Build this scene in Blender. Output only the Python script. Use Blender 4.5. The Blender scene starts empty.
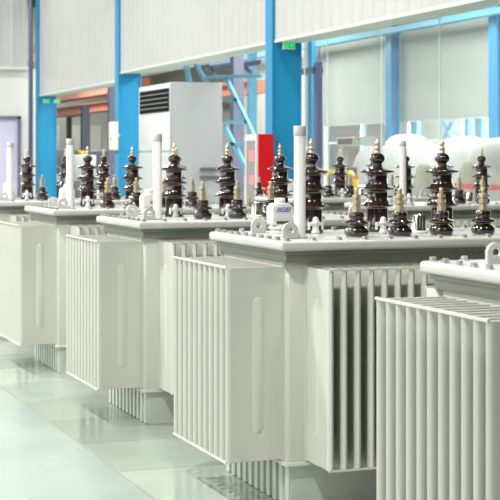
import bpy, bmesh, math, random
from mathutils import Vector, Matrix
random.seed(7)
PI = math.pi
S = bpy.context.scene
C = S.collection
TH = math.radians(20.3)
cs, sn = math.cos(TH), math.sin(TH)
CAMZ = 1.6
F = 1500.0

def yat(px, X):
    """world Y of the sight line through image column px where it crosses the plane X"""
    k = (px - 250) / F
    return X * (cs - k * sn) / (sn + k * cs)
def xat(px, Y):
    k = (px - 250) / F; return Y * (sn + k * cs) / (cs - k * sn)
def zat(py, X, Y):
    return CAMZ + (160 - py) / F * (X * sn + Y * cs)

# ------------------------------------------------------------------ materials
def mat(name, col, rough=0.5, metal=0.0, coat=0.0, noise=0.0, nscale=6.0, bump=0.0, spec=0.5, emit=None, es=0.0, alpha=None, trans=0.0):
    m = bpy.data.materials.new(name); m.use_nodes = True
    nt = m.node_tree; b = nt.nodes['Principled BSDF']
    b.inputs['Base Color'].default_value = (*col, 1)
    b.inputs['Roughness'].default_value = rough
    b.inputs['Metallic'].default_value = metal
    b.inputs['Coat Weight'].default_value = coat
    b.inputs['Coat Roughness'].default_value = 0.06
    b.inputs['Specular IOR Level'].default_value = spec
    if trans: b.inputs['Transmission Weight'].default_value = trans
    if emit:
        b.inputs['Emission Color'].default_value = (*emit, 1); b.inputs['Emission Strength'].default_value = es
    tc = nt.nodes.new('ShaderNodeTexCoord')
    n = nt.nodes.new('ShaderNodeTexNoise'); n.inputs['Scale'].default_value = nscale; n.inputs['Detail'].default_value = 4
    nt.links.new(tc.outputs['Object'], n.inputs['Vector'])
    if noise:
        r = nt.nodes.new('ShaderNodeMapRange')
        r.inputs['From Min'].default_value = 0.3; r.inputs['From Max'].default_value = 0.7
        r.inputs['To Min'].default_value = 1 - noise; r.inputs['To Max'].default_value = 1 + noise * .4
        mx = nt.nodes.new('ShaderNodeVectorMath'); mx.operation = 'SCALE'
        mx.inputs[0].default_value = col
        nt.links.new(n.outputs['Fac'], r.inputs['Value']); nt.links.new(r.outputs['Result'], mx.inputs['Scale'])
        nt.links.new(mx.outputs['Vector'], b.inputs['Base Color'])
    rr = nt.nodes.new('ShaderNodeMapRange')
    rr.inputs['To Min'].default_value = max(0, rough - .06); rr.inputs['To Max'].default_value = min(1, rough + .06)
    nt.links.new(n.outputs['Fac'], rr.inputs['Value']); nt.links.new(rr.outputs['Result'], b.inputs['Roughness'])
    if bump:
        bp = nt.nodes.new('ShaderNodeBump'); bp.inputs['Strength'].default_value = bump; bp.inputs['Distance'].default_value = .01
        nt.links.new(n.outputs['Fac'], bp.inputs['Height']); nt.links.new(bp.outputs['Normal'], b.inputs['Normal'])
    return m

M = {}
M['paint'] = mat('grey_white_paint', (.54, .55, .48), .34, noise=.03, nscale=3, bump=.03)
M['lidpaint'] = mat('lid_paint', (.49, .495, .47), .3, noise=.02, nscale=4)
M['pipepaint'] = mat('pipe_paint', (.50, .50, .475), .4)
M['slat'] = mat('dark_grey_slat', (.34, .35, .35), .45)
M['black'] = mat('vent_black', (.012, .012, .012), .9, spec=.1)
M['cabglass'] = mat('cabinet_glass', (.26, .22, .22), .2)
M['flange'] = mat('flange_shaded_paint', (.22, .24, .20), .5, noise=.05)  # colour darkened to carry the shade under the lid
M['porcelain'] = mat('brown_glazed_porcelain', (.026, .0115, .008), .10, coat=1.0, noise=.15, nscale=30)
M['brass'] = mat('pale_brass', (.55, .48, .32), .36, metal=.55, noise=.08, nscale=60)
M['steel'] = mat('polished_steel', (.78, .77, .72), .14, metal=1.0)
M['zinc'] = mat('zinc_bolt', (.42, .43, .41), .35, metal=.5)
M['gasket'] = mat('gasket', (.38, .42, .50), .6)
M['plastic'] = mat('white_plastic', (.66, .66, .66), .3)
M['dark'] = mat('dark_slot', (.07, .07, .06), .6)
M['ink'] = mat('navy_ink', (.02, .03, .30), .5)
M['grey_ink'] = mat('pale_ink', (.45, .47, .52), .5)
M['redink'] = mat('orange_red_ink', (.80, .16, .07), .5)
M['base'] = mat('base_paint', (.54, .58, .51), .3, noise=.06, nscale=5)
M['blue'] = mat('blue_steel_paint', (.012, .27, .52), .4, noise=.06, nscale=1.5)
M['paleblue'] = mat('pale_blue_steel_paint', (.14, .42, .58), .45, noise=.05, nscale=2)
M['sheet'] = mat('white_sheet_cladding', (.55, .55, .54), .2, noise=.03, nscale=.7)
M['plaster'] = mat('cream_wall', (.74, .73, .69), .8, noise=.03, nscale=1)
M['soffit'] = mat('soffit_grey', (.62, .66, .62), .6)
M['acwhite'] = mat('cabinet_white', (.66, .66, .66), .35)
M['acgrey'] = mat('cabinet_grey', (.50, .52, .53), .35)
M['red'] = mat('signal_red', (.62, .006, .010), .3)
M['orange'] = mat('crane_orange', (.62, .24, .16), .45)
M['shade'] = mat('roller_shade_fabric', (.38, .41, .375), .85, noise=.04, nscale=2)
M['farwall'] = mat('far_hall_wall', (.66, .67, .60), .8, noise=.12, nscale=.5)
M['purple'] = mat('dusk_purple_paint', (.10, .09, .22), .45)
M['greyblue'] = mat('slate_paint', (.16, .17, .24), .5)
M['yellow'] = mat('safety_yellow', (.85, .58, .02), .4)
M['green'] = mat('exit_green', (.0, .45, .12), .4, emit=(0.0, .75, .20), es=.5)
M['cloth'] = mat('white_dust_cover', (.47, .48, .46), .7, noise=.12, nscale=2, bump=.4)
M['khaki'] = mat('khaki_canvas', (.50, .50, .38), .8, noise=.15, nscale=3)
M['machine'] = mat('machine_grey', (.55, .57, .55), .45, noise=.1, nscale=2)
M['machdark'] = mat('machine_dark', (.13, .14, .14), .5)
M['lav'] = mat('lavender_glazing', (.68, .66, .84), .25, noise=.12, nscale=.6)
M['pink'] = mat('pink_board', (.75, .25, .28), .6)
M['cream'] = mat('cream_enamel', (.83, .80, .68), .4)
M['white'] = mat('bright_white', (.88, .88, .86), .6)

def glassmat():
    m = bpy.data.materials.new('clear_film'); m.use_nodes = True
    nt = m.node_tree; nt.nodes.clear()
    o = nt.nodes.new('ShaderNodeOutputMaterial')
    t = nt.nodes.new('ShaderNodeBsdfTransparent'); t.inputs[0].default_value = (.93, .95, .94, 1)
    g = nt.nodes.new('ShaderNodeBsdfGlossy'); g.inputs['Roughness'].default_value = .08
    d = nt.nodes.new('ShaderNodeBsdfDiffuse'); d.inputs['Color'].default_value = (.85, .88, .86, 1)
    w = nt.nodes.new('ShaderNodeTexNoise'); w.inputs['Scale'].default_value = 1.2
    a = nt.nodes.new('ShaderNodeMixShader'); b = nt.nodes.new('ShaderNodeMixShader')
    mr = nt.nodes.new('ShaderNodeMapRange'); mr.inputs['To Min'].default_value = .0; mr.inputs['To Max'].default_value = .05
    nt.links.new(w.outputs['Fac'], mr.inputs['Value'])
    nt.links.new(mr.outputs['Result'], a.inputs[0]); nt.links.new(t.outputs[0], a.inputs[1]); nt.links.new(d.outputs[0], a.inputs[2])
    b.inputs[0].default_value = .05; nt.links.new(a.outputs[0], b.inputs[1]); nt.links.new(g.outputs[0], b.inputs[2])
    nt.links.new(b.outputs[0], o.inputs[0])
    return m
M['glass'] = glassmat()

def floormat():
    """large worn mint-green slabs, some of them beige or dark, with a satin finish"""
    m = bpy.data.materials.new('mint_slab_floor'); m.use_nodes = True
    nt = m.node_tree; b = nt.nodes['Principled BSDF']; N = nt.nodes.new; L = nt.links.new
    tc = N('ShaderNodeTexCoord')
    mp = N('ShaderNodeMapping'); mp.inputs['Location'].default_value = (-.03, -.25, 0)
    L(tc.outputs['Object'], mp.inputs['Vector'])
    br = N('ShaderNodeTexBrick'); br.offset = 0.0; br.inputs['Scale'].default_value = 1.0
    br.inputs['Color1'].default_value = (.42, .50, .42, 1); br.inputs['Color2'].default_value = (.15, .19, .15, 1)  # dark slabs deepened to stand in for floor reflections and shade
    br.inputs['Mortar'].default_value = (.16, .19, .15, 1); br.inputs['Mortar Size'].default_value = .006
    br.inputs['Brick Width'].default_value = 1.0; br.inputs['Row Height'].default_value = .8; br.inputs['Bias'].default_value = 0.0
    L(mp.outputs[0], br.inputs['Vector'])
    n1 = N('ShaderNodeTexNoise'); n1.inputs['Scale'].default_value = 1.3; n1.inputs['Detail'].default_value = 6; n1.inputs['Roughness'].default_value = .65
    L(tc.outputs['Object'], n1.inputs['Vector'])
    cr = N('ShaderNodeValToRGB'); cr.color_ramp.elements[0].position = .32; cr.color_ramp.elements[0].color = (.34, .42, .36, 1)
    cr.color_ramp.elements[1].position = .68; cr.color_ramp.elements[1].color = (.44, .45, .37, 1)
    L(n1.outputs['Fac'], cr.inputs['Fac'])
    mx = N('ShaderNodeMix'); mx.data_type = 'RGBA'; mx.inputs['Factor'].default_value = .35
    L(br.outputs['Color'], mx.inputs['A']); L(cr.outputs['Color'], mx.inputs['B'])
    L(mx.outputs['Result'], b.inputs['Base Color'])
    n2 = N('ShaderNodeTexNoise'); n2.inputs['Scale'].default_value = 5; n2.inputs['Detail'].default_value = 5
    L(tc.outputs['Object'], n2.inputs['Vector'])
    rr = N('ShaderNodeMapRange'); rr.inputs['From Min'].default_value = .3; rr.inputs['From Max'].default_value = .7
    rr.inputs['To Min'].default_value = .07; rr.inputs['To Max'].default_value = .22
    L(n2.outputs['Fac'], rr.inputs['Value']); L(rr.outputs['Result'], b.inputs['Roughness'])
    bp = N('ShaderNodeBump'); bp.inputs['Strength'].default_value = .12; bp.inputs['Distance'].default_value = .01
    L(n1.outputs['Fac'], bp.inputs['Height']); L(bp.outputs['Normal'], b.inputs['Normal'])
    return m
def aislemat():
    m = mat('mint_epoxy_aisle', (.30, .365, .335), .26, noise=.07, nscale=1.6, bump=.06)
    return m
M['floor'] = floormat(); M['aisle'] = aislemat()
M['joint'] = mat('brass_joint_strip', (.30, .29, .20), .5)

# ------------------------------------------------------------------ mesh helpers
def BM(): return bmesh.new()
def box(bm, x0, x1, y0, y1, z0, z1):
    vs = [bm.verts.new((x, y, z)) for z in (z0, z1) for y in (y0, y1) for x in (x0, x1)]
    for f in ((0, 2, 3, 1), (4, 5, 7, 6), (0, 1, 5, 4), (2, 6, 7, 3), (0, 4, 6, 2), (1, 3, 7, 5)):
        bm.faces.new([vs[i] for i in f])
    return vs
def cyl(bm, p0, p1, r0, r1=None, n=16, cap=True):
    r1 = r0 if r1 is None else r1
    p0, p1 = Vector(p0), Vector(p1); d = (p1 - p0).normalized()
    u = d.orthogonal().normalized(); v = d.cross(u)
    A = [bm.verts.new(p0 + (u * math.cos(2 * PI * i / n) + v * math.sin(2 * PI * i / n)) * r0) for i in range(n)]
    B = [bm.verts.new(p1 + (u * math.cos(2 * PI * i / n) + v * math.sin(2 * PI * i / n)) * r1) for i in range(n)]
    for i in range(n):
        f = bm.faces.new((A[i], A[(i + 1) % n], B[(i + 1) % n], B[i])); f.smooth = n > 8
    if cap: bm.faces.new(A[::-1]); bm.faces.new(B)
def lathe(bm, prof, n=28, c=(0, 0)):
    rings = []
    for r, z in prof:
        rings.append([bm.verts.new((c[0] + r * math.cos(2 * PI * i / n), c[1] + r * math.sin(2 * PI * i / n), z)) for i in range(n)])
    for a, b in zip(rings, rings[1:]):
        for i in range(n):
            f = bm.faces.new((a[i], a[(i + 1) % n], b[(i + 1) % n], b[i])); f.smooth = n > 8
    bm.faces.new(rings[0][::-1]); bm.faces.new(rings[-1])
def prism(bm, pts, d, axis='y', o=0.0):
    """extrude a 2-D outline: axis y -> pts are (x,z); axis x -> (y,z); axis z -> (x,y)"""
    def P(a, b, t):
        return {'y': (a, t, b), 'x': (t, a, b), 'z': (a, b, t)}[axis]
    A = [bm.verts.new(P(a, b, o)) for a, b in pts]; B = [bm.verts.new(P(a, b, o + d)) for a, b in pts]
    n = len(pts)
    for i in range(n): bm.faces.new((A[i], A[(i + 1) % n], B[(i + 1) % n], B[i]))
    bm.faces.new(A[::-1]); bm.faces.new(B)
def bar(bm, p0, p1, w, h=None):
    h = h or w
    p0, p1 = Vector(p0), Vector(p1); d = (p1 - p0).normalized()
    up = Vector((0, 0, 1)) if abs(d.z) < .95 else Vector((1, 0, 0))
    s = d.cross(up).normalized() * w / 2; t = s.cross(d).normalized() * h / 2
    q = [bm.verts.new(p + a * s + b * t) for p in (p0, p1) for a, b in ((-1, -1), (1, -1), (1, 1), (-1, 1))]
    for f in ((3, 2, 1, 0), (4, 5, 6, 7), (0, 1, 5, 4), (1, 2, 6, 5), (2, 3, 7, 6), (3, 0, 4, 7)): bm.faces.new([q[i] for i in f])
def mesh(name, bm, m, bevel=0.0, seg=2):
    bmesh.ops.recalc_face_normals(bm, faces=bm.faces)
    if bevel:
        es = [e for e in bm.edges if len(e.link_faces) == 2 and e.calc_face_angle(0) > .6]
        bmesh.ops.bevel(bm, geom=es, offset=bevel, segments=seg, profile=.5, affect='EDGES', clamp_overlap=True)
        for f in bm.faces: f.smooth = True
    me = bpy.data.meshes.new(name); bm.to_mesh(me); bm.free(); me.materials.append(m)
    if bevel:
        try: me.set_sharp_from_angle(angle=math.radians(40))
        except Exception: pass
    return me
def obj(name, bm, m, parent=None, loc=(0, 0, 0), bevel=0.0, rz=0.0, seg=2):
    me = bm if isinstance(bm, bpy.types.Mesh) else mesh(name, bm, m, bevel, seg)
    o = bpy.data.objects.new(name, me); C.objects.link(o); o.location = loc; o.rotation_euler = (0, 0, rz)
    if parent: o.parent = parent
    return o
def tag(o, label, cat, group=None):
    o['label'] = label; o['category'] = cat
    if group: o['group'] = group
    return o
def thing(name, label, cat, loc=(0, 0, 0), group=None, rz=0):
    o = bpy.data.objects.new(name, None); C.objects.link(o); o.location = loc; o.rotation_euler = (0, 0, rz)
    o.empty_display_size = .1
    return tag(o, label, cat, group)
def struct(name, bm, m, bevel=0.0):
    o = obj(name, bm, m, bevel=bevel); o['kind'] = 'structure'; return o
def copy_tree(o, parent=None):
    c = o.copy(); C.objects.link(c); c.parent = parent
    for ch in KIDS.get(o.name, []): copy_tree(ch, c)
    return c

# ------------------------------------------------------------------ transformer
RB, RT = .214, 1.114          # radiator bottom / top
FD = .285                      # fin depth

def fin_mesh():
    """one hollow-looking pressed cooling fin, root at x=0, tip at x=-FD, thin in y"""
    bm = BM(); t = .0095
    rim = [(0, -.008), (-.04, -.008), (-.06, -t), (-FD + .045, -t), (-FD + .030, -t * 1.4), (-FD + .014, -t * 1.5), (-FD + .005, -t * 1.1), (-FD, 0)]
    rim += [(x, -y) for x, y in rim[-2::-1]]
    prism(bm, rim, RT - RB - .012, 'z', RB + .006)
    for f in bm.faces: f.smooth = abs(f.normal.z) < .5
    # elongated raised pressing on both faces
    z0, z1, w, d = RB + .16, RT - .17, .030, .006
    for s in (-1, 1):
        cx = -FD * .45
        out = []
        n = 8
        for i in range(n + 1):
            a = PI * i / n; out.append((cx + w * math.cos(a), z1 + w * math.sin(a)))
        for i in range(n + 1):
            a = PI + PI * i / n; out.append((cx + w * math.cos(a), z0 + w * math.sin(a)))
        A = [bm.verts.new((x, s * (t - .0005), z)) for x, z in out]
        cxm = cx
        B = [bm.verts.new((cxm + (x - cxm) * .45, s * (t + d), (z - (z0 + z1) / 2) * .975 + (z0 + z1) / 2)) for x, z in out]
        k = len(out)
        for i in range(k):
            f = bm.faces.new((A[i], A[(i + 1) % k], B[(i + 1) % k], B[i])); f.smooth = True
        bm.faces.new(B)
    me = mesh('cooling_fin', bm, M['paint'])
    try: me.set_sharp_from_angle(angle=math.radians(50))
    except Exception: pass
    return me
FIN = fin_mesh()

def radiator(parent, length, n, loc, rz):
    """local frame: wall at x=0, fins reach -x, row runs along y"""
    bm = BM()
    h = length / 2
    for z in (RB + .006, RT - .004):
        bar(bm, (-FD + .003, -h - .012, z), (-FD + .003, h + .012, z), .010, .010)
    box(bm, -.012, .0, -h - .012, h + .012, RB, RT)
    r = obj('radiator', bm, M['paint'], parent, loc, rz=rz)
    for i in range(n):
        obj('cooling_fin', FIN, None, r, (0, -h + length * i / (n - 1), 0))
    return r

def hv_meshes():
    bm = BM()
    p = [(.050, .0), (.056, .004), (.056, .022), (.052, .032), (.050, .045), (.050, .118)]
    def shed(z, R, r0, r1):
        return [(r0, z - .013), (R * .72, z - .009), (R - .004, z - .004), (R, z), (R - .003, z + .004), (R * .75, z + .010), (r1 + .006, z + .022), (r1, z + .028)]
    p += shed(.135, .080, .050, .049) + [(.049, .20)]
    p += shed(.222, .080, .049, .047) + [(.047, .29)]
    p += shed(.310, .081, .047, .026)
    p += [(.024, .352), (.027, .356), (.036, .364), (.040, .374), (.038, .388), (.030, .400), (.018, .406), (.012, .408)]
    p = [(r_ * 1.11 if r_ > .03 and z_ < .345 else r_, z_) for r_, z_ in p]
    lathe(bm, p)
    b = mesh('high_voltage_bushing', bm, M['porcelain'])
    bm = BM()
    q = [(.014, .404), (.014, .412), (.009, .414), (.009, .424), (.015, .427), (.016, .434), (.009, .438), (.008, .446), (.013, .450), (.014, .458), (.010, .463), (.006, .468), (.006, .478), (.003, .481)]
    lathe(bm, q, 12)
    return b, mesh('terminal', bm, M['brass'])
def lv_meshes():
    bm = BM()
    p = [(.048, .006), (.053, .014), (.054, .028), (.046, .044), (.034, .052), (.034, .058), (.055, .064), (.057, .068), (.052, .074), (.036, .082), (.031, .086), (.033, .092), (.034, .112), (.030, .120), (.020, .122)]
    p = [(r_ * 1.11, z_) for r_, z_ in p]
    lathe(bm, p)
    b = mesh('low_voltage_bushing', bm, M['porcelain'])
    bm = BM(); lathe(bm, [(.050, 0), (.050, .008)], 24)
    g = mesh('gasket', bm, M['gasket'])
    bm = BM()
    lathe(bm, [(.024, .120), (.024, .146)], 6)
    lathe(bm, [(.017, .146), (.017, .156)], 12); lathe(bm, [(.021, .156), (.021, .160)], 12)
    lathe(bm, [(.025, .160), (.025, .178)], 6); lathe(bm, [(.013, .178), (.013, .186)], 12)
    lathe(bm, [(.023, .186), (.023, .200)], 6); lathe(bm, [(.018, .200), (.018, .204)], 12)
    lathe(bm, [(.010, .204), (.010, .232), (.008, .234)], 12)
    return b, g, mesh('terminal', bm, M['brass'])
HVB, HVT = hv_meshes()
LVB, LVG, LVT = lv_meshes()
def bolt_mesh():
    bm = BM(); lathe(bm, [(.019, 0), (.019, .003)], 14)
    lathe(bm, [(.0145, .003), (.0145, .016), (.012, .017)], 6); return mesh('bolt', bm, M['zinc'])
BOLT = bolt_mesh()
LZ = 1.23
def lug_mesh():
    bm = BM(); n = 18; w, hgt, r = .038, .040, .017
    out = [(-w, 0), (w, 0)] + [(w * math.cos(a), hgt + w * math.sin(a)) for a in [PI * i / n for i in range(n + 1)]]
    m = len(out)
    inn = []
    for x, z in out:                       # matching hole ring
        v = Vector((x, z - hgt)); v = v.normalized() * r; inn.append((v.x, hgt + v.y))
    t = .009
    rings = []
    for y in (-t, t):
        rings.append(([bm.verts.new((x, y, z)) for x, z in out], [bm.verts.new((x, y, z)) for x, z in inn]))
    (A, a), (B, b) = rings
    for i in range(m):
        j = (i + 1) % m
        bm.faces.new((A[i], A[j], a[j], a[i])); bm.faces.new((B[i], b[i], b[j], B[j]))
        bm.faces.new((A[i], B[i], B[j], A[j])); bm.faces.new((a[i], a[j], b[j], b[i]))
    return mesh('lifting_eye', bm, M['lidpaint'])
LUG = lug_mesh()
def clamp_mesh():
    bm = BM()
    lathe(bm, [(.018, 0), (.018, .012), (.014, .015), (.014, .040), (.019, .043), (.019, .050), (.012, .054), (.013, .060), (.010, .068), (.004, .072)], 14)
    box(bm, -.030, .030, -.007, .007, .034, .048)
    cyl(bm, (-.030, 0, .018), (-.030, 0, .050), .006, n=8); cyl(bm, (.030, 0, .018), (.030, 0, .050), .006, n=8)
    for v in bm.verts: v.co *= 1.2
    return mesh('earth_clamp', bm, M['plastic'])
CLAMP = clamp_mesh()

def text(body, size, m, parent, loc, shear=0.0, name='lettering', ext=.0008, sx=1):
    cu = bpy.data.curves.new(name, 'FONT'); cu.body = body; cu.size = size; cu.shear = shear; cu.extrude = ext
    cu.align_x = 'CENTER'; cu.align_y = 'CENTER'; cu.offset = size * .012; cu.materials.append(m)
    tmp = bpy.data.objects.new(name, cu); me = bpy.data.meshes.new_from_object(tmp); bpy.data.objects.remove(tmp)
    o = bpy.data.objects.new(name, me); C.objects.link(o); o.parent = parent
    o.location = loc; o.rotation_euler = (PI / 2, 0, 0); o.scale = (sx, 1, 1)
    return o

KIDS = {}
def make_transformer(ribbed=True):
    t = thing('transformer', 'x', 'transformer')
    bm = BM(); box(bm, -.76, .76, -.45, .45, .205, 1.15); obj('tank', bm, M['paint'], t, bevel=.014)
    bm = BM()                                                # channel base with ribbed cheeks
    box(bm, -.735, .735, -.435, .435, 0, .198)
    if ribbed:
        for s in (-1, 1):
            for i in range(11):
                y = -.41 + .82 * i / 10
                box(bm, min(s * .735, s * .750), max(s * .735, s * .750), y - .022, y + .022, .004, .192)
    obj('base', bm, M['base'], t)
    bm = BM(); box(bm, -.775, .775, -.462, .462, .193, .212); obj('bottom_rim', bm, M['paint'], t, bevel=.004)
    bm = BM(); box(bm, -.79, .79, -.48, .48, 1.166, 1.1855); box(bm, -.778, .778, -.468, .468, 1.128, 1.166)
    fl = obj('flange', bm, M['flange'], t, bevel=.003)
    for sx in (-1, 1):
        for sy in (-1, 1):
            bm = BM(); x = sx * .755
            prism(bm, [(x, 1.134), (x + sx * .035, 1.134), (x, 1.075)], .010, 'y', sy * .44 - .005)
            obj('gusset', bm, M['paint'], t)
    # lid
    bm = BM(); box(bm, -.82, .82, -.525, .51, 1.185, LZ); obj('lid', bm, M['lidpaint'], t, bevel=.014, seg=3)
    # radiators: left, right, front, back
    radiator(t, .785, 11, (-.76, 0, 0), 0)
    radiator(t, .785, 11, (.76, 0, 0), PI)
    radiator(t, 1.33, 21, (0, -.45, 0), PI / 2)
    radiator(t, 1.33, 21, (0, .45, 0), -PI / 2)
    # bushings
    for x in (-.37, 0, .375):
        o = obj('high_voltage_bushing', HVB, None, t, (x, .21, LZ)); obj('terminal', HVT, None, o)
    for x in (-.33, -.10, .125, .357):
        o = obj('low_voltage_bushing', LVB, None, t, (x, -.26, LZ)); obj('gasket', LVG, None, o); obj('terminal', LVT, None, o)
    # filler pipe
    bm = BM(); lathe(bm, [(.038, LZ), (.038, LZ + .008), (.0275, LZ + .010), (.0275, LZ + .49)], 24)
    p = obj('filler_pipe', bm, M['pipepaint'], t, (-.625, -.26, 0))
    bm = BM(); lathe(bm, [(.0280, LZ + .485), (.0295, LZ + .488), (.0295, LZ + .528), (.027, LZ + .532)], 24); obj('pipe_cap', bm, M['pipepaint'], p)
    for x, y in ((-.69, -.30), (-.635, .27), (.69, -.30), (.66, .27)):
        obj('lifting_eye', LUG, None, t, (x, y, LZ - .001))
    # bolts round the rim
    for i in range(13):
        x = -.78 + 1.56 * i / 12
        for y in (-.485, .475): obj('bolt', BOLT, None, t, (x, y, LZ - .0005))
    for i in range(1, 9):
        y = -.485 + .96 * i / 9
        for x in (-.785, .785): obj('bolt', BOLT, None, t, (x, y, LZ - .0005))
    # oil gauge box
    g = thing('oil_gauge', '', ''); del g['label'], g['category']
    g.parent = t; g.location = (-.53, .24, LZ)
    bm = BM(); lathe(bm, [(.062, 0), (.062, .010), (.050, .012), (.050, .020), (.060, .022), (.060, .030), (.052, .032), (.052, .045)], 28)
    obj('gauge_foot', bm, M['plastic'], g)
    bm = BM(); prism(bm, [(-.056, .042), (.056, .042), (.056, .130), (.036, .152), (-.036, .152), (-.056, .130)], .09, 'y', -.045)
    obj('gauge_housing', bm, M['plastic'], g, bevel=.005)
    bm = BM(); lathe(bm, [(.028, .150), (.028, .174), (.024, .178)], 20); obj('gauge_cap', bm, M['cream'], g)
    bm = BM(); box(bm, -.035, .030, -.0475, -.044, .048, .062); obj('sight_slot', bm, M['dark'], g, bevel=.0)
    # thermometer pocket
    bm = BM(); lathe(bm, [(.040, .012), (.039, .014), (.039, .088), (.034, .095), (.012, .096)], 24)
    can = obj('thermometer_pocket', bm, M['steel'], t, (.13, 0, LZ))
    bm = BM(); lathe(bm, [(.050, 0), (.050, .010), (.040, .013)], 24); obj('pocket_flange', bm, M['cream'], can)
    for x, y in ((-.40, .08), (-.08, -.03), (.27, .02)):
        obj('earth_clamp', CLAMP, None, t, (x, y, LZ))
    return t, g

def index_kids():
    KIDS.clear()
    for o in bpy.data.objects:
        if o.parent: KIDS.setdefault(o.parent.name, []).append(o)

protoA, gaugeA = make_transformer(True)
protoA.location = (3.31, 9.17, 0)
protoA['label'] = 'pale grey transformer just behind the SGEI-labelled one, its gauge box bearing an orange-red logo'
gA = 'transformers in the row along the aisle'; protoA['group'] = gA
index_kids()
T = {3: protoA}
rowA = {1: (4.438, 'nearest transformer, cut off by the lower right corner, only one corner showing'),
        2: (6.84, 'large pale grey transformer, complete in view, with a blue SGEI gauge label'),
        4: (11.48, 'transformer standing right behind the one whose gauge box bears an orange-red logo'),
        5: (13.80, 'distant transformer whose filler pipe stands at the far left edge of the photo')}
for k, (y, lab) in rowA.items():
    c = copy_tree(protoA); c.location = (3.31, y, 0); c['label'] = lab; T[k] = c
rowB = [(11.48, 'second-row transformer whose thin grey filler pipe rises between two tall bushings at right'),
        (13.80, 'second-row transformer with a bushing in front of the bent yellow pipe'),
        (16.12, 'smaller second-row transformer whose bushings stand before the red fire cabinet')]
for y, lab in rowB:
    c = copy_tree(protoA); c.location = (6.145, y, 0); c['label'] = lab; c['group'] = 'transformers in the second row'
    c.location.x += {11.48: -.02, 13.80: .015}.get(y, 0)
    if y > 16: c.scale = (.82, .82, .82)
# writing on the gauges (set after copying so each is its own)
def gauge_of(t):
    return [c for c in t.children if c.name.startswith('oil_gauge')][0]
g2 = gauge_of(T[2])
bm = BM(); box(bm, -.052, .052, -.0465, -.044, .070, .134)
pl = obj('label_plate', bm, M['plastic'], g2)
text('SGEI', .032, M['ink'], g2, (-.002, -.0475, .118), shear=.4, sx=1.2)
bm = BM(); box(bm, -.045, .045, -.0475, -.046, .100, .1013); box(bm, -.038, .040, -.0475, -.046, .0835, .0842); box(bm, -.034, .036, -.0475, -.046, .0745, .0752)
obj('label_lines', bm, M['grey_ink'], g2)
g3 = gauge_of(T[3])
bm = BM(); n = 24                                           # ring-shaped logo with a pointed left end
o_ = []; i_ = []
for i in range(n):
    a = 2 * PI * i / n; s = 1 if math.cos(a) > 0 else 1.5
    o_.append(bm.verts.new((.022 + .022 * s * math.cos(a), -.0468, .095 + .018 * math.sin(a) * (1 if math.cos(a) > 0 else .8))))
    i_.append(bm.verts.new((.026 + .012 * s * math.cos(a), -.0468, .095 + .0095 * math.sin(a))))
for i in range(n): bm.faces.new((o_[i], o_[(i + 1) % n], i_[(i + 1) % n], i_[i]))
r = bmesh.ops.extrude_face_region(bm, geom=bm.faces[:]); bmesh.ops.translate(bm, verts=[v for v in r['geom'] if isinstance(v, bmesh.types.BMVert)], vec=(0, .002, 0))
obj('logo', bm, M['redink'], g3)

# ------------------------------------------------------------------ floor
bm = BM(); box(bm, 2.038, 30, 1, 75, -.1, 0); struct('floor', bm, M['floor'])
bm = BM(); box(bm, -12, 2.03, 1, 60, -.1, 0); struct('floor_aisle', bm, M['aisle'])
bm = BM(); box(bm, 2.03, 2.038, 1, 60, -.1, .0006); struct('trim_1', bm, M['joint'])

# ------------------------------------------------------------------ side wall: columns, cladding, soffit
XW = 8.5
cols = [13.2, 21.85, 30.9, 38.9]
for i, y in enumerate(cols):
    bm = BM()                                             # H section, flanges face the hall and the outside
    w = .30
    box(bm, XW - .05, XW - .02, y, y + w, 0, 10); box(bm, XW + .42, XW + .45, y, y + w, 0, 10)
    box(bm, XW - .02, XW + .42, y + .02, y + .05, 0, 10)
    box(bm, XW - .12, XW - .05, y - .05, y + w + .05, 0, .03)
    o = struct('steel_column', bm, M['blue'])
# corrugated cladding above the openings
def corrugated(x, y0, y1, z0, z1, pitch=.34, d=.011, th=.012):
    bm = BM(); n = int((y1 - y0) / pitch); pts = []
    for i in range(n):
        a = y0 + (y1 - y0) * i / n; p = (y1 - y0) / n
        pts += [(a, 0), (a + p * .62, 0), (a + p * .72, -d), (a + p * .90, -d)]
    pts.append((y1, 0))
    v = [[bm.verts.new((x + dx + t, y, z)) for y, dx in pts] for z in (z0, z1) for t in (0, th)]
    a, b, c, e = v
    for i in range(len(pts) - 1):
        bm.faces.new((a[i], a[i + 1], c[i + 1], c[i])); bm.faces.new((b[i], e[i], e[i + 1], b[i + 1])); bm.faces.new((a[i], b[i], b[i + 1], a[i + 1]))
        bm.faces.new((c[i], c[i + 1], e[i + 1], e[i]))
    return bm
struct('wall_right', corrugated(XW - .005, 12.0, 21.83, 3.46, 10), M['sheet'])
struct('wall_right', corrugated(XW - .005, 22.17, 30.88, 3.46, 10), M['sheet'])
struct('wall_right', corrugated(XW - .005, 31.22, 38.88, 3.30, 10), M['sheet'])
for i, (a, b, z) in enumerate(((12, 21.83, 3.46), (22.17, 30.88, 3.46), (31.22, 38.88, 3.30))):
    bm = BM(); box(bm, XW + .01, XW + .46, a, b, z - .02, z + .06); box(bm, XW - .02, XW + .01, a, b, z - .03, z + .02)
    struct('trim_%d' % (i + 2), bm, M['soffit'])
# end wall
YE = 40.0
bm = BM(); box(bm, -12, XW + .6, YE, YE + .3, 0, 4.07); struct('wall_back', bm, M['plaster'])
def corr_y(y, x0, x1, z0, z1):
    bm = corrugated(0, x0, x1, z0, z1)
    for v in bm.verts: v.co = Vector((v.co.y, y + v.co.x, v.co.z))
    return bm
struct('wall_back', corr_y(YE - .08, -12, XW - .1, 4.07, 10), M['sheet'])
bm = BM(); box(bm, -12, XW - .05, YE - .16, YE, 4.02, 4.10); struct('trim_5', bm, M['plaster'])
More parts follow.
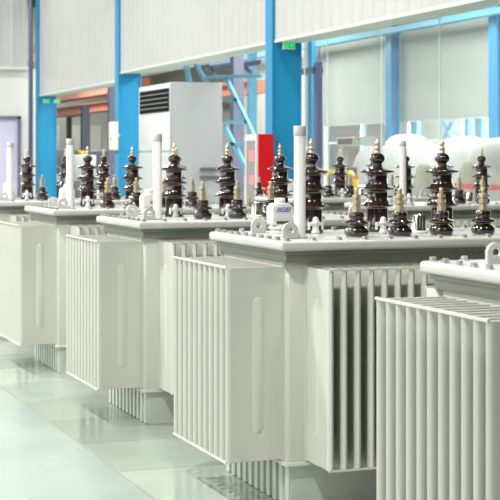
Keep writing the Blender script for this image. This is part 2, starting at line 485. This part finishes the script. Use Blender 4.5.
# glazed door in the end wall
xd1 = xat(20, YE); xd0 = xd1 - 2.6
bm = BM()
for a, b, c, d in ((xd0, xd0 + .08, 0, 2.78), (xd1 - .08, xd1, 0, 2.78), (xd0, xd1, 2.70, 2.78), (xd0 + 1.26, xd0 + 1.34, 0, 2.7)):
    box(bm, a, b, YE - .1, YE + .02, c, d)
do = struct('door_1', bm, M['greyblue'])
bm = BM(); box(bm, xd0 + .08, xd1 - .08, YE - .05, YE - .02, .0, 2.7); obj('door_glass', bm, M['lav'], do)
bm = BM(); box(bm, xd0 + 1.10, xd0 + 1.14, YE - .16, YE - .1, .9, 1.4); obj('door_handle', bm, M['steel'], do)
# grey service pipe in the corner of the cladding
bm = BM(); cyl(bm, (XW - .16, 39.3, 0), (XW - .16, 39.3, 10), .06, n=14); box(bm, XW - .22, XW - .1, 39.2, 39.4, 4.1, 4.2)
tag(obj('service_pipe', bm, M['greyblue']), 'slate grey vertical service pipe in the wall corner beside the farthest blue column', 'pipe')

# exit signs
def exit_sign(y, x, z, lab, name='exit_sign', w=.34):
    t = thing(name, lab, 'exit sign', (x, y, z), 'green exit signs on the blue columns'); t.scale = (w / .34,) * 3; w = .34
    bm = BM(); box(bm, -w / 2, w / 2, -.035, .035, 0, .22); obj('housing', bm, M['acwhite'], t, bevel=.008)
    bm = BM(); box(bm, -w / 2 + .02, w / 2 - .02, -.042, -.034, .02, .20); f = obj('sign_face', bm, M['green'], t)
    bm = BM()                                            # running figure and arrow
    lathe(bm, [(.001, 0), (.014, .001), (.014, .004), (.001, .005)], 10)
    for v in bm.verts: v.co = Vector((v.co.x - .05, -.040 - v.co.z, v.co.y + .165))
    bar(bm, (-.055, -.045, .145), (-.075, -.045, .10), .004, .022); bar(bm, (-.075, -.045, .10), (-.045, -.045, .075), .004, .014)
    bar(bm, (-.045, -.045, .075), (-.055, -.045, .04), .004, .012); bar(bm, (-.075, -.045, .10), (-.105, -.045, .06), .004, .014)
    bar(bm, (-.055, -.045, .14), (-.025, -.045, .115), .004, .010); bar(bm, (-.058, -.045, .14), (-.095, -.045, .125), .004, .010)
    bar(bm, (.01, -.045, .11), (.08, -.045, .11), .004, .014); bar(bm, (.08, -.045, .11), (.055, -.045, .14), .004, .012); bar(bm, (.08, -.045, .11), (.055, -.045, .08), .004, .012)
    obj('running_figure', bm, M['white'], f)
exit_sign(21.72, xat(289, 21.72), 3.325, 'green exit sign with running figure on the nearest blue column, above the red cabinet', w=.20)
exit_sign(38.6, XW + .10, 3.08, 'tiny green exit sign at the left side of the farthest blue column', w=.17)
exit_sign(38.6, XW + .38, 3.08, 'tiny green exit sign at the right side of the farthest blue column', w=.16)
# low-level green emergency strip lamp seen in the side room
# ------------------------------------------------------------------ glazing of the nearest opening
mull = [327, 381, 439]
ys = sorted([yat(p, XW + .47) for p in mull]); ys = [13.55] + ys + [21.8]
bm = BM()
for y in ys: box(bm, XW + .472, XW + .488, y - .006, y + .006, 0, 3.44)
box(bm, XW + .455, XW + .50, 13.5, 21.85, 0, .05)
wn = struct('window_1', bm, M['white'])
for a, b in zip(ys, ys[1:]):
    bm = BM(); box(bm, XW + .475, XW + .485, a + .03, b - .03, .05, 3.44); obj('window_pane', bm, M['glass'], wn)

# ------------------------------------------------------------------ the neighbouring hall
X2 = 16.0
# columns of the far side
for p, w in ((393, .15), (498, .17), (311, .10)):
    y = yat(p, X2 - .25); bm = BM()
    for a, b in ((-.12, -.09), (.09, .12)): box(bm, X2 + a - .26, X2 + b - .26, y - w, y + w, 0, 6.2)
    box(bm, X2 - .35, X2 - .17, y - .012, y + .012, 0, 6.2)
    struct('steel_column', bm, M['blue'])
# cladding above, blue rail, shades, clear windows below
bm = BM(); box(bm, X2, X2 + .12, 20, 45, 4.9, 8.5); struct('wall_side', bm, M['farwall'])
bm = BM(); box(bm, X2 - .72, X2 - .50, 20, 45, 4.58, 4.71); struct('steel_beam', bm, M['paleblue'])
y388, y322, y398, y490 = yat(387, X2 - .1), yat(322, X2 - .1), yat(399.5, X2 - .1), yat(490.5, X2 - .1)
def shade(ya, yb, lab):
    t = thing('roller_shade', lab, 'roller shade', (X2 - .08, (ya + yb) / 2, 2.50), 'grey roller shades of the side hall')
    h = abs(yb - ya) / 2 - .02
    bm = BM(); n = 40
    g = [[bm.verts.new((.006 * math.sin(i * 1.7) * (1 - z / 2.4) + s * .004, -h + 2 * h * i / n, z)) for i in range(n + 1)] for s in (-1, 1) for z in (.03, 2.36)]
    for i in range(n):
        bm.faces.new((g[0][i], g[0][i + 1], g[1][i + 1], g[1][i])); bm.faces.new((g[2][i], g[3][i], g[3][i + 1], g[2][i + 1]))
    for f in bm.faces: f.smooth = True
    obj('shade_fabric', bm, M['shade'], t)
    bm = BM(); box(bm, -.02, .02, -h, h, 0, .035); obj('bottom_bar', bm, M['acgrey'], t)
    bm = BM(); cyl(bm, (0, -h, 2.40), (0, h, 2.40), .05, n=14); obj('roller', bm, M['acgrey'], t)
shade(y322, y388, 'wide grey roller shade left of the blue column in the side hall')
shade(y398, y490, 'wide grey roller shade right of the blue column, near the right edge')
shade(y490 - 1.0, y490 - 4, 'grey roller shade beyond the last blue column at the right edge')
# low wall, window frames
bm = BM(); box(bm, X2, X2 + .15, 20, 45, 0, .9); struct('wall_side', bm, M['white'])
bm = BM(); box(bm, X2, X2 + .15, y322 + .1, 45, .9, 4.9); struct('wall_side', bm, M['farwall'])
bm = BM()
for k in range(7):
    y = 21.6 + k * 2.7; box(bm, X2, X2 + .06, y - .03, y + .03, .9, 4.9)
box(bm, X2, X2 + .06, 20, y322, 2.02, 2.08)
wd = struct('window_2', bm, M['white'])
bm = BM(); box(bm, X2 + .02, X2 + .035, 20, y322, .9, 4.9); obj('window_pane', bm, M['glass'], wd)
bm = BM(); box(bm, 19, 19.2, 18, 50, 0, 8); struct('window_backdrop', bm, M['white'])  # white backdrop added so the windows before it look bright
# bracing in the lower light
bm = BM()
for a, b, pa, pb in ((452, 444, 122, 138), (444, 452, 122, 140)):
    ya, yb = yat(a, X2 - .2), yat(b, X2 - .2); bar(bm, (X2 - .2, ya, zat(pa, X2, ya)), (X2 - .2, yb, zat(pb, X2, yb)), .06)
struct('steel_brace', bm, M['paleblue'])
for p, w in ((418, .14), (470, .10), (482, .16), (364, .12)):
    bm = BM(); y = yat(p, X2 + .6); box(bm, X2 + .5, X2 + .6, y - w, y + w, 0, 5); struct('steel_column', bm, M['paleblue'])
# the far end of the side hall: back wall seen through the two left openings
bm = BM(); box(bm, 22, 22.2, 30, 100, 0, 9); struct('wall_far', bm, M['farwall'])
bm = BM(); box(bm, X2, 22.2, 44.9, 45.0, 0, 0.01); bm.free()
bm = BM(); box(bm, 9.1, 22, 72, 72.2, 0, 6); struct('wall_far', bm, M['farwall'])
# far wall detail: windows, pale strips
bm = BM(); 
for k in range(9):
    y = 52 + k * 4.6; box(bm, 21.9, 22.0, y, y + 3.2, 1.5, 3.2)
for k in range(5): box(bm, 11 + k * 2.1, 12.5 + k * 2.1, 71.95, 72, 1.6, 3.3)
w3 = struct('window_3', bm, M['white'])
# crane girders
for z, lab in ((3.55, 'lower orange crane girder running through the side hall'), (4.15, 'upper orange crane girder near the ceiling of the side hall')):
    bm = BM(); box(bm, 13.9, 14.2, (37 if z < 4 else 48), 71.99, z - .14, z + .14); box(bm, 13.8, 14.3, (37 if z < 4 else 48), 71.99, z + .14, z + .17); box(bm, 13.8, 14.3, (37 if z < 4 else 48), 71.99, z - .17, z - .14)
    tag(obj('crane_girder', bm, M['orange']), lab, 'crane girder')
for z, x in ((4.5, 12.5), (5.0, 17), (4.4, 19)):
    bm = BM(); box(bm, x, x + .25, 36, 71.5, z, z + .22); struct('steel_beam', bm, M['soffit'])
bm = BM(); box(bm, 9.2, 22, 33, 80, 6, 6.1); struct('ceiling_side', bm, M['soffit'])
for p, X in ((85, 12), (237, 11.0), (113, 10.0)):
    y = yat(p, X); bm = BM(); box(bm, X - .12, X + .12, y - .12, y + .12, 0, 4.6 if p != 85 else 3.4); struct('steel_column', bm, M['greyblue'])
bm = BM(); y = yat(252, 12.6); box(bm, 12.5, 12.7, y - .08, y + .08, 0, 4.4); struct('steel_column', bm, M['paleblue'])
# purple portal at the near opening
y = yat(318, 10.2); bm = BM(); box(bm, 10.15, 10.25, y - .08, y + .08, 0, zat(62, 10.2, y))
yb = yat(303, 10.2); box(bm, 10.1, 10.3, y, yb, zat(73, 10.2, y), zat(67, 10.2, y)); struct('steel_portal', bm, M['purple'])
for p, m in ((308, 'white'), (311.5, 'blue')):
    X = 11.5; y = yat(p, X); bm = BM(); box(bm, X - .04, X + .04, y - .10, y + .10, 0, 4.4); struct('steel_column', bm, M[m])
# lattice bracing tower behind the middle opening
X = 10.5
def W(px, py, X=10.5):
    y = yat(px, X); return (X, y, zat(py, X, y))
bm = BM()
for a, b, w in (((226, 78), (252, 132), .11), ((195, 62), (207, 84), .12), ((252, 132), (262, 155), .10), ((225, 127), (246, 168), .12)):
    bar(bm, W(*a), W(*b), .06, w)
for a, b in (((206, 77), (262, 76)), ((224, 100), (238, 100)), ((225, 122), (248, 122)), ((224, 144), (256, 144))):
    bar(bm, W(*a), W(*b), .06, .07)
bar(bm, W(185, 62), W(190, 84), .06, .2)
struct('steel_truss', bm, M['paleblue'])
bm = BM()
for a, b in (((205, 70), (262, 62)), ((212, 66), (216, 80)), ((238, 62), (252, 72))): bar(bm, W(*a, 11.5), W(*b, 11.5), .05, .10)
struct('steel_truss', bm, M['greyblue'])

# ------------------------------------------------------------------ air conditioner
ya0, ya1 = 24.4, 26.35
ac = thing('air_conditioner', 'tall white floor-standing air conditioner with a black louvred vent against the wall', 'air conditioner', (8.0, (ya0 + ya1) / 2, 0))
hh = (ya1 - ya0) / 2
bm = BM(); box(bm, -.395, .52, -hh, hh, .06, 2.93); obj('cabinet', bm, M['acgrey'], ac, bevel=.02)
bm = BM(); box(bm, -.42, -.40, -hh + .02, hh - .02, 1.76, 2.91); obj('upper_panel', bm, M['acwhite'], ac, bevel=.005)
bm = BM(); box(bm, -.42, -.40, -hh + .02, hh - .02, .10, 1.73); obj('lower_panel', bm, M['acgrey'], ac, bevel=.005)
bm = BM(); box(bm, -.38, .40, -hh + .03, hh - .03, 0, .06); obj('plinth', bm, M['machdark'], ac)
bm = BM(); box(bm, -.435, -.42, -hh + .06, hh - .12, 2.43, 2.83)
v = obj('vent', bm, M['black'], ac)
for k in range(4):
    bm = BM(); z = 2.50 + k * .08
    prism(bm, [(-.452, z), (-.435, z + .004), (-.435, z + .014), (-.452, z + .010)], 2 * hh - .22, 'y', -hh + .08)
    obj('louvre', bm, M['slat'], v)
for z in (1.44, 1.30):
    bm = BM(); prism(bm, [(-.02, 0), (.30, 0), (.33, .03), (.30, .055), (0, .055), (-.03, .03)], -.05, 'y', 0)
    obj('handle', bm, M['machdark'], ac, (.13, -hh - .002, z - .02), bevel=.006)
# ------------------------------------------------------------------ fire cabinet
fc = thing('fire_cabinet', 'red fire equipment cabinet with white-framed glass front beside the nearest blue column', 'cabinet', (8.24, 22.0, 0))
bm = BM(); box(bm, -.11, .15, -.38, .38, .0, 2.0); obj('cabinet_body', bm, M['red'], fc, bevel=.006)
bm = BM()
for a, b, c, d in ((-.38, -.31, 0, 2.0), (.31, .38, 0, 2.0), (-.31, .31, 1.90, 2.0), (-.31, .31, 0, .1)): box(bm, -.14, -.11, a, b, c, d)
dr = obj('door_frame', bm, M['acwhite'], fc)
bm = BM(); box(bm, -.128, -.120, -.31, .31, .1, 1.90); obj('door_glass', bm, M['cabglass'], dr)
for (a, b, c, d) in ((-.2, .15, 1.58, 1.75), (-.2, .12, 1.22, 1.36), (-.05, .2, .7, .9)):
    bm = BM(); box(bm, -.132, -.128, a, b, c, d); obj('sticker', bm, M['pink'], dr)
fc.scale = (1, .66, 1); fc.location.y = 21.87
# junction box on the second column
jb = thing('junction_box', 'cream upright junction box on the second blue column', 'junction box', (XW - .13, yat(113.5, XW - .13), zat(150, XW - .13, yat(113.5, XW - .13))))
bm = BM(); box(bm, -.06, .06, -.17, .17, 0, .60); obj('box_body', bm, M['cream'], jb, bevel=.012)
bm = BM(); cyl(bm, (-.075, -.02, .24), (-.055, -.02, .24), .025, n=12); obj('keyhole', bm, M['machdark'], jb)
bm = BM(); box(bm, .058, .078, -.25, .08, .28, .34); obj('bracket', bm, M['acgrey'], jb)

# ------------------------------------------------------------------ machines and covered goods of the side hall
def drape(X, px, w, h, lab, m='cloth', peak=.0, name='dust_cover', cat='dust cover', d=.8):
    y = yat(px, X); bm = BM(); nu, nv = 28, 12; rings = []
    for j in range(nv + 1):
        t = j / nv
        z = h * math.sin(t * PI / 2) ** .9; rr = (1 - t ** 2.0) ** .62 if j < nv else .06
        ring = []
        for i in range(nu):
            a = 2 * PI * i / nu; f = 1 + .05 * math.sin(5 * a + px) * (1 - t) + .03 * math.sin(9 * a)
            ring.append(bm.verts.new((d * rr * math.cos(a) * f, w * rr * math.sin(a) * f, z + (.04 * math.sin(3 * a + px) * t * (1 - t)))))
        rings.append(ring)
    for a, b in zip(rings, rings[1:]):
        for i in range(nu): f = bm.faces.new((a[i], a[(i + 1) % nu], b[(i + 1) % nu], b[i])); f.smooth = True
    bm.faces.new(rings[0][::-1]); bm.faces.new(rings[-1])
    o = obj(name, bm, M[m], loc=(X, y, 0)); tag(o, lab, cat, 'covered goods in the side hall')
    return o
for X, px, w, h, lab in ((14.9, 378, .75, 1.95, 'pale draped mound in the side hall, first from the yellow pipe'),
                         (13.4, 408, .75, 2.12, 'white draped mound behind the second-row filler pipe'),
                         (14.9, 438, .8, 1.95, 'white draped mound right behind the third tall bushing of the SGEI-labelled transformer'),
                         (13.6, 466, .62, 2.05, 'white draped mound between the two right-hand tall bushings'),
                         (12.8, 500, .8, 1.98, 'white draped mound at the right edge of the photo')):
    drape(X, px, w, h, lab, d=.7)
drape(10.6, 424, .22, 1.55, 'khaki canvas sack left of the third tall bushing, by the red guard rail', 'khaki', name='canvas_sack', cat='sack', d=.22)
drape(10.6, 469, .22, 1.58, 'khaki canvas sack right of the third tall bushing, by the red guard rail', 'khaki', name='canvas_sack', cat='sack', d=.22)
# red guard rail
X = 9.5; ya, yb = 13.7, 18.2
gr = thing('guard_rail', 'low red and white guard rail in front of the white draped mounds', 'guard rail', (X, ya, 0))
bm = BM(); box(bm, -.02, .02, 0, yb - ya, 1.22, 1.29); obj('rail', bm, M['red'], gr)
for k in range(5):
    bm = BM(); cyl(bm, (0, .05 + k * 1.1, 0), (0, .05 + k * 1.1, 1.22), .025, n=10); obj('post', bm, M['white'], gr)
# yellow bent pipe
X = 10.0
y0, y1, y2 = yat(314, X), yat(350, X), yat(357, X)
z0 = zat(173, X, y1)
bm = BM(); cyl(bm, (X, y0, z0), (X, y1, z0), .05, n=12); cyl(bm, (X, y1, z0), (X, y1 - .22, z0 - .10), .05, n=12); cyl(bm, (X, y1 - .22, z0 - .10), (X, y1 - .26, 0), .05, n=12)
cyl(bm, (X, y0 - .06, z0), (X, y0 - .06, 0), .05, n=12)
tag(obj('yellow_pipe', bm, M['yellow']), 'bent yellow guard pipe behind the second-row transformers', 'pipe')
# grey machine with sign panel
X = 10.9; y = yat(352, X)
mc = thing('packing_machine', 'grey gantry machine with a dark display panel and small orange and green lamps', 'machine', (X, y, 0))
zt = zat(137, X, y); zb = zat(146, X, y)
bm = BM(); ww = abs(yat(343, X) - yat(360, X)); yc = (yat(343, X) + yat(360, X)) / 2 - y
box(bm, -.12, .12, yc - ww / 2, yc + ww / 2, zb, zt); obj('display', bm, M['machine'], mc, bevel=.01)
bm = BM(); box(bm, -.13, -.12, yc - ww / 2 + .06, yc + ww / 2 - .06, zb + .03, zt - .03); obj('screen', bm, M['machdark'], mc)
ww2 = abs(yat(360, X) - yat(380, X)); yc2 = (yat(360, X) + yat(380, X)) / 2 - y
bm = BM(); box(bm, -.10, .10, yc2 - ww2 / 2, yc2 + ww2 / 2, zb, zt); obj('header', bm, M['acgrey'], mc)
for k, (m, zz) in enumerate((('orange', .72), ('green', .28))):
    bm = BM(); cyl(bm, (-.13, yat(364.5, X) - y, zb + (zt - zb) * zz), (-.10, yat(364.5, X) - y, zb + (zt - zb) * zz), .03, n=10); obj('indicator_lamp', bm, M[m], mc)
for p in (344, 378):
    bm = BM(); yy = yat(p, X) - y; box(bm, -.05, .05, yy - .05, yy + .05, 0, zb); obj('post', bm, M['acgrey'], mc)
bm = BM(); yy = yat(361, X) - y; box(bm, -.5, .5, yy - 1.3, yy + 1.3, 0, 1.15); obj('bed', bm, M['machine'], mc, bevel=.03)
bm = BM(); yy = yat(362, X) - y; cyl(bm, (-.2, yy, 1.15), (-.2, yy, 1.47), .10, n=14); obj('spindle', bm, M['machdark'], mc)
# workshop clutter behind the left window
def machine(X, px, w, d, h, lab, m1='machine', m2='machdark'):
    y = yat(px, X); t = thing('machine_tool', lab, 'machine', (X, y, 0), 'machines in the far side hall')
    bm = BM(); box(bm, -d, d, -w, w, 0, h * .55); obj('machine_bed', bm, M[m1], t, bevel=.03)
    bm = BM(); box(bm, -d * .6, d * .8, -w * .7, w * .35, h * .55, h); obj('headstock', bm, M[m2], t, bevel=.04)
    bm = BM(); box(bm, -d * .5, d * .3, w * .45, w * .9, h * .55, h * .82); obj('control_panel', bm, M['acgrey'], t, bevel=.02)
machine(12.5, 62, 1.6, .8, 2.0, 'grey machine behind the farthest opening, left of the yellow robot arm')
machine(13.0, 100, 1.7, .8, 1.9, 'dark-headed machine behind the farthest opening, right of the robot arm', 'acgrey', 'greyblue')
machine(10.6, 78, .9, .5, 1.75, 'dark machine below the yellow robot arm', 'machdark', 'machine')
machine(13.5, 256, .9, .7, 2.1, 'pale machine seen between the lattice bracing and the red cabinet', 'farwall', 'khaki')
# robot arm
X = 11.6; y = yat(84, X)
rb = thing('robot_arm', 'yellow industrial robot arm behind the farthest wall opening', 'robot arm', (X, y, 0))
bm = BM(); lathe(bm, [(.3, 0), (.3, .5), (.22, .6), (.22, 1.3)], 16); obj('pedestal', bm, M['machdark'], rb)
bm = BM(); bar(bm, (0, 0, 1.25), (0, .35, 1.75), .18, .2); bar(bm, (0, .35, 1.75), (0, -.5, 1.62), .16, .17); cyl(bm, (-.14, .35, 1.75), (.14, .35, 1.75), .15); obj('arm', bm, M['yellow'], rb)
bm = BM(); cyl(bm, (0, -.5, 1.62), (0, -.65, 1.55), .07); obj('gripper', bm, M['orange'], rb)
# framed portal in the far window
bm = BM(); X = 14.8; ya, yb = yat(69, X), yat(87, X); z = zat(115, X, ya)
box(bm, X - .1, X + .1, ya - .1, ya + .1, 0, z); box(bm, X - .1, X + .1, yb - .1, yb + .1, 0, z); box(bm, X - .1, X + .1, min(ya, yb), max(ya, yb), z - .1, z + .1)
tag(obj('portal_frame', bm, M['machdark']), 'dark portal frame seen through the farthest opening', 'frame')

# ------------------------------------------------------------------ light
w = bpy.data.worlds.new('daylight'); S.world = w; w.use_nodes = True
bg = w.node_tree.nodes['Background']; bg.inputs[0].default_value = (.96, 1.0, .98, 1); bg.inputs[1].default_value = .05
def area(name, loc, rot, sx, sy, power, col=(1, 1, 1)):
    l = bpy.data.lights.new(name, 'AREA'); l.shape = 'RECTANGLE'; l.size = sx; l.size_y = sy; l.energy = power; l.color = col
    o = bpy.data.objects.new(name, l); C.objects.link(o); o.location = loc; o.rotation_euler = rot
    return o
for y in (3, 10, 16.5, 23, 29.5, 36):                  # main row of high-bay lamps above the aisle
    area('high_bay_lamp', (-1.6, y, 8.6), (0, 0, 0), .7, .7, 820, (1, .99, .95))
for y in (0, 9, 18, 27, 36):
    area('high_bay_lamp', (5.5, y, 9.2), (0, 0, 0), .7, .7, 260, (1, .99, .95))
    area('high_bay_lamp', (-7.0, y, 8.6), (0, 0, 0), .7, .7, 260, (1, .99, .95))
area('left_fill_light', (-8, 10, 4.0), (0, math.radians(-68), 0), 4, 28, 1250, (1, 1, .98))  # broad fill added to brighten the surfaces facing left
for y in (24, 32, 40): area('backdrop_light', (17.6, y, 6.5), (0, 0, 0), 1, 6, 2200)  # unseen lights added to brighten the backdrop behind the windows
for y in (26, 38, 52, 66): area('side_hall_fill', (12.5, y, 5.7), (0, 0, 0), 3, 8, 900)  # unseen fill lights added to brighten the side hall
for y in (16, 20): area('side_hall_fill', (12.0, y, 7.5), (0, 0, 0), 3, 6, 170)  # weaker added fill for the near part of the side hall

# ------------------------------------------------------------------ camera
cam = bpy.data.cameras.new('camera'); co = bpy.data.objects.new('camera', cam); C.objects.link(co)
cam.sensor_width = 36; cam.lens = 108; cam.shift_y = -.18
cam.clip_end = 300
co.location = (0, 0, CAMZ); co.rotation_euler = (PI / 2, 0, -TH)
cam.dof.use_dof = True; cam.dof.focus_distance = 7.2; cam.dof.aperture_fstop = 9
S.camera = co
vs = S.view_settings; vs.view_transform = 'Standard'; vs.look = 'None'; vs.gamma = 1; vs.use_curve_mapping = False; vs.exposure = -0.04
